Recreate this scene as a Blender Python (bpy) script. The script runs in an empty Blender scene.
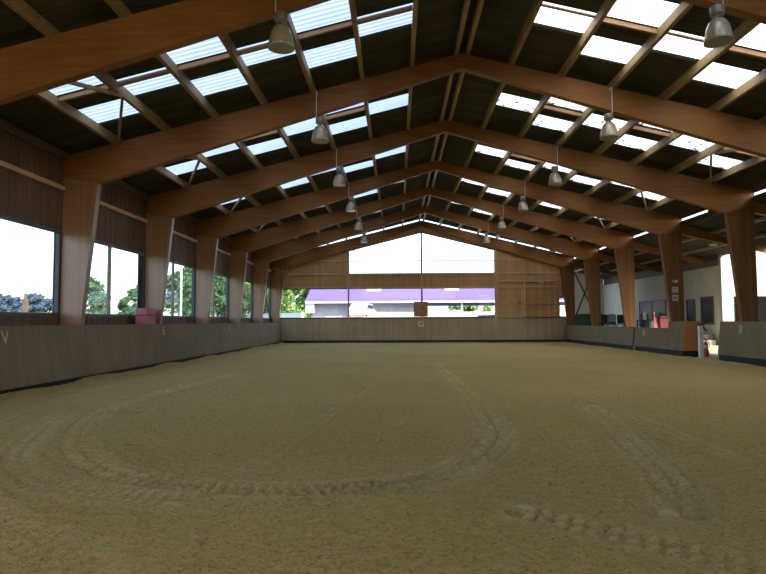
import bpy, bmesh, math, random
import numpy as np
from mathutils import Vector, Matrix
random.seed(5); np.random.seed(5)
PI = math.pi
scene = bpy.context.scene
COL = scene.collection
F = [5.2*(k+2)-0.195 for k in range(7)]          # the seven glulam frames
Y_END = 41.62                                      # end wall face
Y_NEAR = -5.4
P = 1.3                                            # purlin spacing

# ------------------------------------------------------------------ helpers
class MB:
    def __init__(s): s.v=[]; s.f=[]
    def add(s, vs, fs):
        n=len(s.v); s.v+= [tuple(v) for v in vs]; s.f+= [tuple(i+n for i in f) for f in fs]; return s
    def box(s, a, b):
        x0,y0,z0=[min(p,q) for p,q in zip(a,b)]; x1,y1,z1=[max(p,q) for p,q in zip(a,b)]
        return s.add([(x0,y0,z0),(x1,y0,z0),(x1,y1,z0),(x0,y1,z0),(x0,y0,z1),(x1,y0,z1),(x1,y1,z1),(x0,y1,z1)],
              [(0,3,2,1),(4,5,6,7),(0,1,5,4),(1,2,6,5),(2,3,7,6),(3,0,4,7)])
    def prism(s, poly, axis, lo, hi):
        # poly: 2D outline in the two other axes (order xyz without axis)
        def mk(p,t):
            if axis=='x': return (t,p[0],p[1])
            if axis=='y': return (p[0],t,p[1])
            return (p[0],p[1],t)
        n=len(poly); vs=[mk(p,lo) for p in poly]+[mk(p,hi) for p in poly]
        fs=[tuple(range(n)),tuple(range(2*n-1,n-1,-1))]+[(i,i+n,(i+1)%n+n,(i+1)%n) for i in range(n)]
        return s.add(vs,fs)
    def bar(s, a, b, w, h, up=(0,0,1)):
        a=Vector(a); b=Vector(b); d=(b-a).normalized(); u=Vector(up); r=d.cross(u)
        if r.length<1e-4: r=d.cross(Vector((1,0,0)))
        r.normalize(); u=r.cross(d).normalized(); r*=w/2; u*=h/2
        vs=[a-r-u,a+r-u,a+r+u,a-r+u,b-r-u,b+r-u,b+r+u,b-r+u]
        return s.add(vs,[(0,3,2,1),(4,5,6,7),(0,1,5,4),(1,2,6,5),(2,3,7,6),(3,0,4,7)])
    def tube(s, pts, r, n=10, cap=True):
        pts=[Vector(p) for p in pts]; rs=r if isinstance(r,(list,tuple)) else [r]*len(pts); vs=[]; fs=[]
        for i,p in enumerate(pts):
            d=(pts[min(i+1,len(pts)-1)]-pts[max(i-1,0)]).normalized()
            a=d.cross(Vector((0,0,1)));
            if a.length<1e-3: a=d.cross(Vector((1,0,0)))
            a.normalize(); b=d.cross(a)
            for k in range(n):
                t=2*PI*k/n; vs.append(p+(a*math.cos(t)+b*math.sin(t))*rs[i])
        for i in range(len(pts)-1):
            for k in range(n):
                fs.append((i*n+k,i*n+(k+1)%n,(i+1)*n+(k+1)%n,(i+1)*n+k))
        if cap: fs+= [tuple(range(n))[::-1], tuple(range((len(pts)-1)*n,len(pts)*n))]
        return s.add(vs,fs)
    def lathe(s, prof, c=(0,0,0), n=28):
        vs=[]; fs=[]
        for r,z in prof:
            for k in range(n):
                t=2*PI*k/n; vs.append((c[0]+r*math.cos(t),c[1]+r*math.sin(t),c[2]+z))
        for i in range(len(prof)-1):
            for k in range(n): fs.append((i*n+k,i*n+(k+1)%n,(i+1)*n+(k+1)%n,(i+1)*n+k))
        return s.add(vs,fs)
    def build(s, name, mat, parent=None, smooth=False, bevel=0, loc=None, fix=True):
        me=bpy.data.meshes.new(name); me.from_pydata(s.v,[],s.f); me.update()
        if fix:
            bm=bmesh.new(); bm.from_mesh(me); bmesh.ops.recalc_face_normals(bm,faces=bm.faces); bm.to_mesh(me); bm.free()
        if smooth:
            for p in me.polygons: p.use_smooth=True
        me.materials.append(mat)
        o=bpy.data.objects.new(name,me); COL.objects.link(o)
        if loc is not None: o.location=loc
        if parent is not None: o.parent=parent
        if bevel:
            m=o.modifiers.new('bevel','BEVEL'); m.width=bevel; m.segments=2; m.limit_method='ANGLE'
        return o

def tag(o, label, cat, group=None, kind=None):
    if label: o['label']=label
    if cat: o['category']=cat
    if group: o['group']=group
    if kind: o['kind']=kind
    return o
def struct(o): o['kind']='structure'; return o
def empty(name, loc, label, cat, group=None, rz=0):
    o=bpy.data.objects.new(name,None); COL.objects.link(o); o.location=loc; o.rotation_euler=(0,0,rz)
    o.empty_display_size=.2
    return tag(o,label,cat,group)
def copy_tree(o, parent=None):
    c=o.copy(); COL.objects.link(c)
    if parent is not None: c.parent=parent
    for ch in list(o.children): copy_tree(ch,c)
    return c
def text_mesh(txt, size, name, mat, matrix, parent, label=None, ext=.002):
    cu=bpy.data.curves.new('t','FONT'); cu.body=txt; cu.size=size; cu.extrude=ext; cu.align_x='CENTER'; cu.align_y='CENTER'
    t=bpy.data.objects.new('t',cu); COL.objects.link(t)
    dg=bpy.context.evaluated_depsgraph_get(); dg.update()
    me=bpy.data.meshes.new_from_object(t.evaluated_get(dg)); bpy.data.objects.remove(t)
    me.transform(matrix); me.materials.clear(); me.materials.append(mat); me.name=name
    o=bpy.data.objects.new(name,me); COL.objects.link(o); o.parent=parent
    if label: o['label']=label
    return o

# ------------------------------------------------------------------ materials
def newmat(name):
    m=bpy.data.materials.new(name); m.use_nodes=True; nt=m.node_tree
    return m, nt, nt.nodes['Principled BSDF']
def N(nt,t,**kw):
    n=nt.nodes.new(t)
    for k,v in kw.items(): setattr(n,k,v)
    return n
def math_(nt,op,a,b=None):
    n=N(nt,'ShaderNodeMath',operation=op)
    for i,x in enumerate((a,b)):
        if x is None: continue
        if isinstance(x,(int,float)): n.inputs[i].default_value=x
        else: nt.links.new(x,n.inputs[i])
    return n.outputs[0]
def ramp(nt,fac,c0,c1,p0=0,p1=1):
    r=N(nt,'ShaderNodeValToRGB'); e=r.color_ramp.elements
    e[0].color=(*c0,1); e[1].color=(*c1,1); e[0].position=p0; e[1].position=p1
    nt.links.new(fac,r.inputs[0]); return r.outputs[0]
def coords(nt): return N(nt,'ShaderNodeTexCoord').outputs['Object']
def noise(nt,vec,scale,detail=4,rough=.55,dist=0):
    n=N(nt,'ShaderNodeTexNoise'); n.inputs['Scale'].default_value=scale; n.inputs['Detail'].default_value=detail
    n.inputs['Roughness'].default_value=rough; n.inputs['Distortion'].default_value=dist
    nt.links.new(vec,n.inputs['Vector']); return n.outputs['Fac']
def scalev(nt,vec,s):
    m=N(nt,'ShaderNodeMapping'); m.inputs['Scale'].default_value=s; nt.links.new(vec,m.inputs['Vector']); return m.outputs[0]
def bump(nt,h,b,strength=.3,dist=.01):
    n=N(nt,'ShaderNodeBump'); n.inputs['Strength'].default_value=strength; n.inputs['Distance'].default_value=dist
    nt.links.new(h,n.inputs['Height']); nt.links.new(n.outputs[0],b.inputs['Normal'])
def mixc(nt,fac,a,b,mode='MIX'):
    n=N(nt,'ShaderNodeMix',data_type='RGBA',blend_type=mode)
    if isinstance(fac,(int,float)): n.inputs[0].default_value=fac
    else: nt.links.new(fac,n.inputs[0])
    for i,x in ((6,a),(7,b)):
        if isinstance(x,tuple): n.inputs[i].default_value=(*x,1)
        else: nt.links.new(x,n.inputs[i])
    return n.outputs[2]
def simple(name,c,rough=.6,metal=0,var=.12,scale=6,bs=0,spec=.3):
    m,nt,b=newmat(name); v=coords(nt); n=noise(nt,v,scale)
    nt.links.new(ramp(nt,n,tuple(x*(1-var) for x in c),tuple(min(1,x*(1+var)) for x in c),.3,.7),b.inputs['Base Color'])
    b.inputs['Roughness'].default_value=rough; b.inputs['Metallic'].default_value=metal
    b.inputs['Specular IOR Level'].default_value=spec
    if bs: bump(nt,noise(nt,v,scale*6),b,bs,.01)
    return m
def grain(name,c0,c1,stretch,scale=3,rough=.55,lines=None,spec=.25):
    """wood with its grain along the axis whose stretch is small; lines=(axis,width): glued lamellas / boards of slightly different tone"""
    m,nt,b=newmat(name); v=coords(nt); sv=scalev(nt,v,stretch)
    n=noise(nt,sv,scale,6,.6,.4); col=ramp(nt,n,c0,c1,.3,.72)
    big=noise(nt,v,.35,2); col=mixc(nt,.35,col,ramp(nt,big,tuple(x*.7 for x in c0),tuple(min(1,x*1.25) for x in c1),.35,.65))
    if lines:
        ax,w=lines; sp=N(nt,'ShaderNodeSeparateXYZ'); nt.links.new(v,sp.inputs[0])
        q=math_(nt,'DIVIDE',sp.outputs[ax],w); fl=math_(nt,'FLOOR',q)
        wn=N(nt,'ShaderNodeTexWhiteNoise',noise_dimensions='1D'); nt.links.new(fl,wn.inputs['W'])
        col=mixc(nt,.45,col,ramp(nt,wn.outputs['Value'],c0,c1))
    nt.links.new(col,b.inputs['Base Color']); b.inputs['Roughness'].default_value=rough; b.inputs['Specular IOR Level'].default_value=spec
    bump(nt,n,b,.15,.004); return m

M={}
M['glulam_beam']=grain('glulam_beam',(.20,.080,.020),(.36,.160,.045),(.5,3,6),2.2)
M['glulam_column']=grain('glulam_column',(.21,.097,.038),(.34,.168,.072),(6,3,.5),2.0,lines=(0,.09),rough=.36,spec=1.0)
M['glulam_column_dim']=grain('glulam_column_dim',(.16,.074,.028),(.27,.132,.052),(6,3,.5),2.0,lines=(0,.09),rough=.6,spec=.2)  # darker copy of the column wood, right side's dim light put into the colour
M['purlin']=grain('purlin',(.25,.165,.075),(.44,.31,.155),(5,.5,5),3)
M['cross_timber']=grain('cross_timber',(.28,.155,.07),(.44,.26,.13),(.5,5,5),3)
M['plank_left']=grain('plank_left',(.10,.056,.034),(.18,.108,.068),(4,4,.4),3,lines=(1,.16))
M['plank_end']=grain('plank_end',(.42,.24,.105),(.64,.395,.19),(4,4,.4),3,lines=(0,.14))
M['plank_base']=grain('plank_base',(.36,.275,.175),(.50,.40,.27),(4,4,.35),3,lines=(0,.14))
M['dark_timber']=grain('dark_timber',(.09,.06,.04),(.16,.11,.07),(2,2,2),3)
M['rail']=grain('rail',(.50,.33,.19),(.70,.50,.32),(.5,.5,5),3)
M['orange_ply']=grain('orange_ply',(.46,.20,.055),(.66,.32,.10),(6,6,.4),2.5)
M['white']=simple('white_paint',(.72,.72,.68),.7,var=.06,scale=3)
M['white_wall']=simple('white_wall',(.56,.53,.42),.85,var=.07,scale=1.5,bs=.05)
M['black']=simple('black_rubber',(.02,.02,.02),.7)
M['dark_grey']=simple('dark_grey',(.07,.075,.08),.6)
M['grey']=simple('grey_board',(.42,.40,.33),.7)
M['white_end']=simple('white_end_wall',(.46,.45,.40),.85,var=.05)
M['dark_green']=simple('dark_green_panel',(.06,.075,.05),.8)
M['dark_side_ground']=simple('dark_side_ground',(.10,.095,.085),.95)  # unseen side ground, darkened to cut sun bounce into the aisle
M['concrete']=simple('concrete',(.33,.30,.22),.9,var=.12,scale=4,bs=.1)
M['pinkbox']=simple('pink_plastic',(.42,.13,.15),.5)
M['pink']=simple('pink_cloth',(.40,.13,.13),.85)
M['crimson']=simple('crimson',(.30,.05,.055),.6)
M['red']=simple('red_paint',(.62,.06,.04),.35)
M['green']=simple('green_leaf_small',(.05,.35,.12),.6)
M['bin_green']=simple('bin_green',(.045,.065,.06),.6)
M['window_frame']=simple('window_frame_metal',(.10,.12,.14),.45,var=.1)
M['mullion']=simple('pale_mullion',(.34,.28,.22),.5)
M['alu']=simple('grey_metal',(.30,.28,.24),.5,.5)
M['white_cloth']=simple('white_cloth',(.6,.62,.65),.9)
M['letter']=simple('letter_paint',(.50,.48,.43),.9)
M['brown_board']=grain('brown_board',(.36,.17,.10),(.50,.26,.17),(3,3,3),3)
M['sign']=simple('sign_white',(.74,.72,.68),.6)
M['ink']=simple('ink',(.05,.05,.055),.7)
M['bark']=simple('bark',(.15,.11,.08),.9,bs=.4)
M['grass']=simple('grass',(.12,.145,.04),.95,var=.35,scale=.2)
M['yard']=simple('yard_gravel',(.52,.47,.40),.95,var=.12,scale=1)
M['purple_roof']=simple('purple_roof',(.15,.098,.36),.6,var=.06,scale=.5)
M['house_wall']=simple('house_wall_grey',(.33,.34,.38),.9)
M['car_white']=simple('car_white',(.75,.76,.78),.3)
M['car_grey']=simple('car_grey',(.20,.22,.25),.35)
M['car_glass']=simple('car_glass',(.03,.04,.05),.1)
M['pale_wall']=simple('pale_low_wall',(.66,.57,.48),.9)

# kickboards: weathered grey-brown plywood with vertical scuffs
def ply(name,c0,c1,ax):
    m,nt,b=newmat(name); v=coords(nt)
    s=[1,1,1]; s[ax]=5; s[2]=.5; st=noise(nt,scalev(nt,v,s),1.5,6,.65,.3); bl=noise(nt,v,.6,3)
    col=mixc(nt,.5,ramp(nt,st,c0,c1,.3,.7),ramp(nt,bl,c0,c1,.3,.7))
    nt.links.new(col,b.inputs['Base Color']); b.inputs['Roughness'].default_value=.8; b.inputs['Specular IOR Level'].default_value=.2
    bump(nt,st,b,.1,.003); return m
M['kickboard_left']=ply('kickboard_left',(.165,.128,.075),(.27,.215,.135),1)
M['kickboard_right']=ply('kickboard_right',(.155,.115,.070),(.25,.195,.122),1)

# corrugated roof underside
m,nt,b=newmat('fibre_cement_roof'); v=coords(nt); n=noise(nt,scalev(nt,v,(.6,2,1)),1.2,5)
nt.links.new(ramp(nt,n,(.050,.044,.032),(.095,.084,.060),.3,.7),b.inputs['Base Color']); b.inputs['Roughness'].default_value=.9
b.inputs['Specular IOR Level'].default_value=.15; M['roof']=m
# translucent sheet: lets daylight through, dirt and leaves lie on it
def sheet(name,tint,clear,dirt):
    m,nt,b=newmat(name); nt.nodes.remove(b); out=nt.nodes['Material Output']; v=coords(nt)
    d=noise(nt,scalev(nt,v,(1,2.2,1)),3.2,5,.7)
    mask=ramp(nt,d,(1,1,1),(.05,.045,.035),dirt,dirt+.05)
    soft=ramp(nt,noise(nt,v,.8,3),tuple(x*.86 for x in tint),tint,.35,.65)
    tr=N(nt,'ShaderNodeBsdfTranslucent'); nt.links.new(mixc(nt,1,soft,mask,'MULTIPLY'),tr.inputs['Color'])
    tp=N(nt,'ShaderNodeBsdfTransparent'); nt.links.new(mask,tp.inputs['Color'])
    mx=N(nt,'ShaderNodeMixShader'); mx.inputs[0].default_value=clear
    nt.links.new(tr.outputs[0],mx.inputs[1]); nt.links.new(tp.outputs[0],mx.inputs[2]); nt.links.new(mx.outputs[0],out.inputs['Surface']); return m
M['sheet_dim']=sheet('translucent_sheet',(.40,.46,.56),.0,.76)  # dim bluish copy of the sheet; weaker light on left slope put into tint
M['sheet_right']=sheet('translucent_sheet_sunny',(.90,.91,.88),.0,.80)  # pale copy of the sheet; stronger sun put into the tint
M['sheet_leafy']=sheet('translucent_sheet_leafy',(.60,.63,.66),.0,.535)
# window glass: thin pane
m,nt,b=newmat('window_glass'); nt.nodes.remove(b); out=nt.nodes['Material Output']
tp=N(nt,'ShaderNodeBsdfTransparent'); tp.inputs[0].default_value=(.90,.94,.96,1)
gl=N(nt,'ShaderNodeBsdfGlossy'); gl.inputs['Roughness'].default_value=.03
fr=N(nt,'ShaderNodeFresnel'); fr.inputs[0].default_value=1.35
mx=N(nt,'ShaderNodeMixShader'); nt.links.new(fr.outputs[0],mx.inputs[0]); nt.links.new(tp.outputs[0],mx.inputs[1]); nt.links.new(gl.outputs[0],mx.inputs[2])
nt.links.new(mx.outputs[0],out.inputs['Surface']); M['glass']=m
# dark interior glass of the clubhouse
m,nt,b=newmat('dark_pane'); b.inputs['Base Color'].default_value=(.03,.03,.024,1); b.inputs['Roughness'].default_value=.3; b.inputs['Specular IOR Level'].default_value=.25; M['dark_pane']=m
# lamp reflector: ribbed pale aluminium / acrylic
m,nt,b=newmat('lamp_reflector'); v=coords(nt); n=noise(nt,scalev(nt,v,(8,8,1)),3,3)
nt.links.new(ramp(nt,n,(.42,.36,.26),(.62,.55,.42),.3,.7),b.inputs['Base Color']); b.inputs['Metallic'].default_value=.25; b.inputs['Roughness'].default_value=.25; M['reflector']=m
m,nt,b=newmat('lamp_glass'); b.inputs['Base Color'].default_value=(.30,.30,.24,1); b.inputs['Roughness'].default_value=.15; M['lamp_glass']=m
# leaves
def leafm(name,c0,c1):
    m,nt,b=newmat(name); v=coords(nt); n=noise(nt,v,1.6,4)
    col=ramp(nt,n,c0,c1,.3,.7); nt.links.new(col,b.inputs['Base Color']); b.inputs['Roughness'].default_value=.6
    b.inputs['Specular IOR Level'].default_value=.2
    tr=N(nt,'ShaderNodeBsdfTranslucent'); nt.links.new(col,tr.inputs['Color']); mx=N(nt,'ShaderNodeMixShader'); mx.inputs[0].default_value=.3
    out=nt.nodes['Material Output']; nt.links.new(b.outputs[0],mx.inputs[1]); nt.links.new(tr.outputs[0],mx.inputs[2]); nt.links.new(mx.outputs[0],out.inputs['Surface']); return m
M['leaf_green']=leafm('leaf_green',(.035,.095,.045),(.12,.22,.11))
M['leaf_bright']=leafm('leaf_bright',(.10,.22,.05),(.30,.44,.14))
M['leaf_hazy']=leafm('leaf_hazy',(.05,.085,.13),(.085,.13,.19))  # blue of the distance haze put into the leaf colour
# riding sand
m,nt,b=newmat('riding_sand'); v=coords(nt)
n1=noise(nt,v,.22,3); n2=noise(nt,v,9,6,.7); n3=noise(nt,v,70,3,.7); n4=noise(nt,v,28,4,.75)
col=mixc(nt,.45,ramp(nt,n2,(.50,.355,.12),(.75,.56,.205),.3,.7),ramp(nt,n1,(.53,.39,.14),(.69,.515,.19),.35,.65))
col=mixc(nt,ramp(nt,n4,(0,0,0),(.8,.8,.8),.52,.68),col,(.20,.14,.055))
at=N(nt,'ShaderNodeAttribute',attribute_name='tread_shading'); fc=at.outputs['Fac']  # raking light on tread ridges and grooves, put into the colour
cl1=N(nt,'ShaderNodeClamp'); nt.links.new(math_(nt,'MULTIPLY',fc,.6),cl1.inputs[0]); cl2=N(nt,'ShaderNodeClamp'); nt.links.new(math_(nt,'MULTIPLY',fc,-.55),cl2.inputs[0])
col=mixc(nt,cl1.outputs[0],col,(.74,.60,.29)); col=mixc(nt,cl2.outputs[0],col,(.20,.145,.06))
nt.links.new(col,b.inputs['Base Color']); b.inputs['Roughness'].default_value=.95; b.inputs['Specular IOR Level'].default_value=.1
h=math_(nt,'ADD',math_(nt,'MULTIPLY',n2,1.0),math_(nt,'ADD',math_(nt,'MULTIPLY',n4,.6),math_(nt,'MULTIPLY',n3,.3)))
bump(nt,h,b,1.0,.045); M['sand']=m

# ------------------------------------------------------------------ riding floor with wheel tracks
def vnoise(x,y,s,seed):
    x=x/s; y=y/s; xi=np.floor(x).astype(np.int64); yi=np.floor(y).astype(np.int64); fx=x-xi; fy=y-yi
    fx=fx*fx*(3-2*fx); fy=fy*fy*(3-2*fy)
    def h(a,b):
        k=(a*374761393+b*668265263+seed*974711)&0x7fffffff; k=((k^(k>>13))*1274126177)&0x7fffffff; k=k^(k>>16)
        return (k%10007)/10007.
    return (h(xi,yi)*(1-fx)+h(xi+1,yi)*fx)*(1-fy)+(h(xi,yi+1)*(1-fx)+h(xi+1,yi+1)*fx)*fy
def dense(pts,step=.05,closed=False):
    p=np.array(pts,float); n=len(p); out=[]
    for i in range(n-1):
        p0,p1,p2,p3=p[max(i-1,0)],p[i],p[i+1],p[min(i+2,n-1)]
        k=max(2,int(np.linalg.norm(p2-p1)/step))
        for t in np.linspace(0,1,k,endpoint=False):
            out.append(.5*((2*p1)+(-p0+p2)*t+(2*p0-5*p1+4*p2-p3)*t*t+(-p0+3*p1-3*p2+p3)*t**3))
    out.append(p[-1]); return np.array(out)
def dist_to(X,Y,pl,reach):
    d=np.full(X.shape,9.); s=np.zeros(X.shape); sg=np.ones(X.shape)
    lo=pl.min(0)-reach; hi=pl.max(0)+reach; idx=np.where((X>lo[0])&(X<hi[0])&(Y>lo[1])&(Y<hi[1]))[0]
    seg=np.diff(pl,axis=0); L=np.concatenate([[0],np.cumsum(np.linalg.norm(seg,axis=1))])
    tg=np.gradient(pl,axis=0)
    for c in range(0,len(idx),20000):
        ii=idx[c:c+20000]; dx=X[ii,None]-pl[None,:,0]; dy=Y[ii,None]-pl[None,:,1]; q=dx*dx+dy*dy; j=q.argmin(1); r=np.arange(len(ii))
        d[ii]=np.sqrt(q[r,j]); sg[ii]=np.sign(tg[j,0]*dy[r,j]-tg[j,1]*dx[r,j]); s[ii]=L[j]
    return d,s,sg
xs=np.arange(-10.0,10.01,.026)
ys=np.concatenate([np.arange(Y_NEAR,2.6,.4),np.arange(2.6,8,.024),np.arange(8,13,.045),np.arange(13,22,.09),np.arange(22,Y_END+.2,.25)])
GX,GY=np.meshgrid(xs,ys); X=GX.ravel(); Y=GY.ravel()
Z=.025*(vnoise(X,Y,2.3,1)-.5)+.010*(vnoise(X,Y,.55,2)-.5)
cl=vnoise(X,Y,.11,3); CR=.012*np.clip(cl-.5,0,1)*2*vnoise(X,Y,.9,7)+.013*(vnoise(X,Y,.062,4)-.5)+.010*(vnoise(X,Y,.038,5)-.5)+.045*np.clip(vnoise(X,Y,.07,31)-.8,0,1)*5*vnoise(X,Y,1.7,37)
RUT_SHADE=np.zeros(X.shape); CORE=np.zeros(X.shape)
loop=dense([(-.39,21),(-.39,19),(-.29,12.1),(-.36,9.1),(-.45,7.9),(-.77,6.75),(-1.24,5.95),(-1.81,5.5),(-2.5,5.33),(-3.23,5.38),(-3.95,5.6),(-4.68,6.08),(-5.4,6.95),(-5.86,7.75),(-6.34,8.9),(-6.73,10.6),(-6.72,13),(-6.4,17)])
outer=dense([(-3.61,5.05),(-4.73,5.45),(-5.5,6.05),(-6.05,6.85),(-6.5,7.9),(-7.1,9.6),(-7.3,12)])
rarc=dense([(1.55,10.4),(1.41,9.08),(1.12,7.58),(.89,6.28),(.67,5.37),(.42,4.75)])
br=dense([(-.75,4.75),(-.31,4.33),(.09,4.0),(.42,3.66),(.8,3.2)])
bl=dense([(-5.3,5.0),(-4.74,4.5),(-3.95,3.93),(-3.4,3.45),(-2.9,3.0)])
edge=dense([(-7.3,7.6),(-7.52,8.7),(-8.22,11.5),(-8.45,14),(-8.5,19)])
st=dense([(1.98,12.5),(1.93,10),(1.88,6),(1.85,4)])
cross=dense([(1.2,14.1),(3,13.9),(5.5,13.85)])
inner=dense([(-3.22,6.1),(-2.63,11.4),(-1.7,22)])
def rut(pl,w,depth,lug,pitch,berm,chev=1.0):
    global Z
    d,s,sg=dist_to(X,Y,pl,w+.3)
    fade=.45+.75*vnoise(s,s*0,1.1,11)
    core=np.clip((w-d)/.05,0,1)
    Z+= -depth*core*.7+berm*.6*np.exp(-((d-w-.05)/.05)**2)*fade*(.4+1.2*vnoise(X,Y,.09,41))
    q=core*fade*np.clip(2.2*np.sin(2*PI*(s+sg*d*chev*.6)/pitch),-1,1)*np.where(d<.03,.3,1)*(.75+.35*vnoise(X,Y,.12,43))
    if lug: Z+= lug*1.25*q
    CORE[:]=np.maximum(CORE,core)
    if lug: RUT_SHADE[:]+=1.5*q  # ridges lighter, grooves darker, as if lit from the side
    RUT_SHADE[:]=np.maximum(RUT_SHADE,.75*np.exp(-((d-w-.04)/.05)**2)*fade*vnoise(X,Y,.12,47))
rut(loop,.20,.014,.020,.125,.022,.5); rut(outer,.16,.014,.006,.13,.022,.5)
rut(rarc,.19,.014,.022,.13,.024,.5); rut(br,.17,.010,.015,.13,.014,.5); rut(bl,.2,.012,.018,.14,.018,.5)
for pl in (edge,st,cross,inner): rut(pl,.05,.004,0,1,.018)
d,s,sg=dist_to(X,Y,loop,3.2)                      # fine harrow lines that follow the turn
Z+=.0022*np.sin(2*PI*d/.15)*np.clip((2.9-d)/1.0,0,1)*np.clip((d-.3)/.2,0,1)*(Y<13)*vnoise(X,Y,1.3,17)*1.5
d2,s,sg=dist_to(X,Y,rarc,2.2); Z+=.0025*np.sin(2*PI*d2/.16)*np.clip((2.0-d2)/.8,0,1)*np.clip((d2-.25)/.2,0,1)*vnoise(X,Y,1.1,19)
Z+=np.where(X<0,.08,.02)*np.exp(-((9.72-np.abs(X))/.25)**2)*vnoise(X,Y,1.6,23)    # sand thrown up along the boards
Z+=CR*(1-.8*CORE)
nx,ny=len(xs),len(ys); i=np.arange(nx*ny).reshape(ny,nx)
quads=np.stack([i[:-1,:-1],i[:-1,1:],i[1:,1:],i[1:,:-1]],-1).reshape(-1,4)
me=bpy.data.meshes.new('floor'); me.vertices.add(nx*ny); me.vertices.foreach_set('co',np.stack([X,Y,Z],1).ravel().astype(np.float32))
me.loops.add(quads.size); me.loops.foreach_set('vertex_index',quads.ravel().astype(np.int32)); me.polygons.add(len(quads))
me.polygons.foreach_set('loop_start',np.arange(0,quads.size,4,dtype=np.int32)); me.polygons.foreach_set('loop_total',np.full(len(quads),4,np.int32))
me.update(calc_edges=True)
at=me.attributes.new('tread_shading','FLOAT','POINT'); at.data.foreach_set('value',RUT_SHADE.astype(np.float32)); me.materials.append(M['sand'])
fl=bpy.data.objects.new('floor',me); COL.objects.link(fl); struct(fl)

# ------------------------------------------------------------------ roof sheets and translucent panels
WL=.177; AMP=.022
def roof_z(x,y): return 8.665-.25*abs(x)+AMP*math.sin(2*PI*y/WL)
def patch(mb,x0,x1,y0,y1,dz=0,ny=None,thick=0):
    n=ny or max(2,int((y1-y0)/WL*6)+1); vs=[]; fs=[]
    for j in range(n):
        y=y0+(y1-y0)*j/(n-1)
        for x in (x0,x1): vs.append((x,y,roof_z(x,y)+dz))
    for j in range(n-1): fs.append((2*j,2*j+1,2*j+3,2*j+2))
    mb.add(vs,fs)
bays=[F[0]-5.2*2,F[0]-5.2]+F[:6]
NEAR=(1.41,2.345); MID=(2.345,3.275); FAR=(3.275,4.205)
rows={1:[MID],2:[NEAR,FAR],3:[MID],4:[NEAR,FAR],5:[MID],6:[NEAR,FAR]}
ceil=MB()
ordn=['first','second','third','fourth','fifth','sixth']
bayname=['nearest bay','second nearest bay','third nearest bay','fourth nearest bay','bay before last','farthest bay']
HIDDEN=set()
hid=MB(); sky_n=0
for s in (-1,1):
    for slot in range(8):
        xa,xb=s*P*slot,s*(P*(slot+1) if slot<7 else 10.75)
        ylist=[]
        for bi,b0 in enumerate(bays):
            for a,b in rows.get(slot,[]): ylist.append((b0+a,b0+b,bi))
        y=Y_NEAR
        for a,b,bi in ylist:
            patch(ceil,xa,xb,y,a); y=b
        patch(ceil,xa,xb,y,Y_END+.3)
        for a,b,bi in ylist:
            if bi<1 or (bi<2 and s<0): patch(ceil,xa,xb,a,b); continue
            if bi<2: patch(hid,xa,xb,a-.02,b+.02,.004); continue
            side='left' if s<0 else 'right'
            pos='' if slot%2 else (', nearer of pair' if (a-bays[bi])<2 else ', farther of pair')
            key=(side,slot,bi-2,'n' if (a-bays[bi])<2 else 'f')
            if key in HIDDEN: patch(hid,xa,xb,a-.02,b+.02,.004); continue
            q=MB(); cx,cy=(xa+xb)/2,(a+b)/2; patch(q,xa,xb,a-.02,b+.02,.004)
            cz=roof_z(cx,0); q.v=[(x-cx,yy-cy,z-cz) for x,yy,z in q.v]
            mat=M['sheet_dim'] if s<0 else (M['sheet_right'] if bi==2 else M['sheet_leafy'])
            o=q.build('skylight_panel',mat,loc=(cx,cy,cz),smooth=True,fix=False)
            md=o.modifiers.new('t','SOLIDIFY'); md.thickness=.002
            o.modifiers.remove(md)
            tag(o,f'translucent roof panel, {side} slope, {bayname[bi-2]}, {ordn[slot-1]} row below ridge{pos}','skylight','translucent corrugated roof panels')
c=ceil.build('ceiling',M['roof'],smooth=True,fix=False); struct(c)
if hid.v:
    h=hid.build('window_14',M['sheet_dim'],smooth=True,fix=False); struct(h)  # unseen right-slope roof panels, added to light the nearest beam

# ridge cap closing the joint
rc=MB(); rc.prism([(-.35,8.62),(0,8.72),(.35,8.62),(.35,8.66),(0,8.77),(-.35,8.66)],'y',Y_NEAR,Y_END+.3)
struct(rc.build('trim_1',M['roof']))
# purlins
def purlin(x,label,name='purlin'):
    zt=8.45-.25*abs(x); mb=MB(); w=.05
    def top(xx): return 8.635-.25*abs(xx)
    y0=Y_NEAR; y1=Y_END-.05
    mb.prism([(x-w,top(x)-.185-.02),(x+w,top(x)-.185-.02),(x+w,top(x+w)-.0),(x-w,top(x-w)-.0)],'y',y0,y1)
    mb.v=[(a-x,b,cc-zt) for a,b,cc in mb.v]
    return tag(mb.build(name,M['purlin'],loc=(x,0,zt)),label,'roof timber','roof purlins')
for s,side in ((-1,'left'),(1,'right')):
    purlin(s*.15,f'roof purlin right beside the ridge, on its {side} side')
    for k in range(1,8):
        purlin(s*P*k,f'{(ordn+["seventh"])[k-1]} roof purlin down from the ridge purlins, {side} slope')
# short cross timbers under the sheets at mid bay
for s,side in ((-1,'left'),(1,'right')):
    for bi in range(6):
        for slot in range(1,7):
            if bi>0 and slot%2: continue
            xa=P*slot+.055; xb=P*(slot+1)-.055; y=F[bi]+2.42; mb=MB(); h=.035 if (s>0 and slot%2) else .1
            z=lambda x: 8.635-.25*x
            mb.prism([(s*xa,z(xa)-h),(s*xb,z(xb)-h),(s*xb,z(xb)),(s*xa,z(xa))],'y',y-.035,y+.035)
            cx=s*(xa+xb)/2; cz=z((xa+xb)/2)-h; mb.v=[(a-cx,b-y,cc-cz) for a,b,cc in mb.v]
            tag(mb.build('cross_timber',M['cross_timber'],loc=(cx,y,cz)),f'short cross timber between purlins, {side} slope, {bayname[bi]}, {ordn[slot-1]} row below ridge','roof timber','short cross timbers between the purlins')
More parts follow.
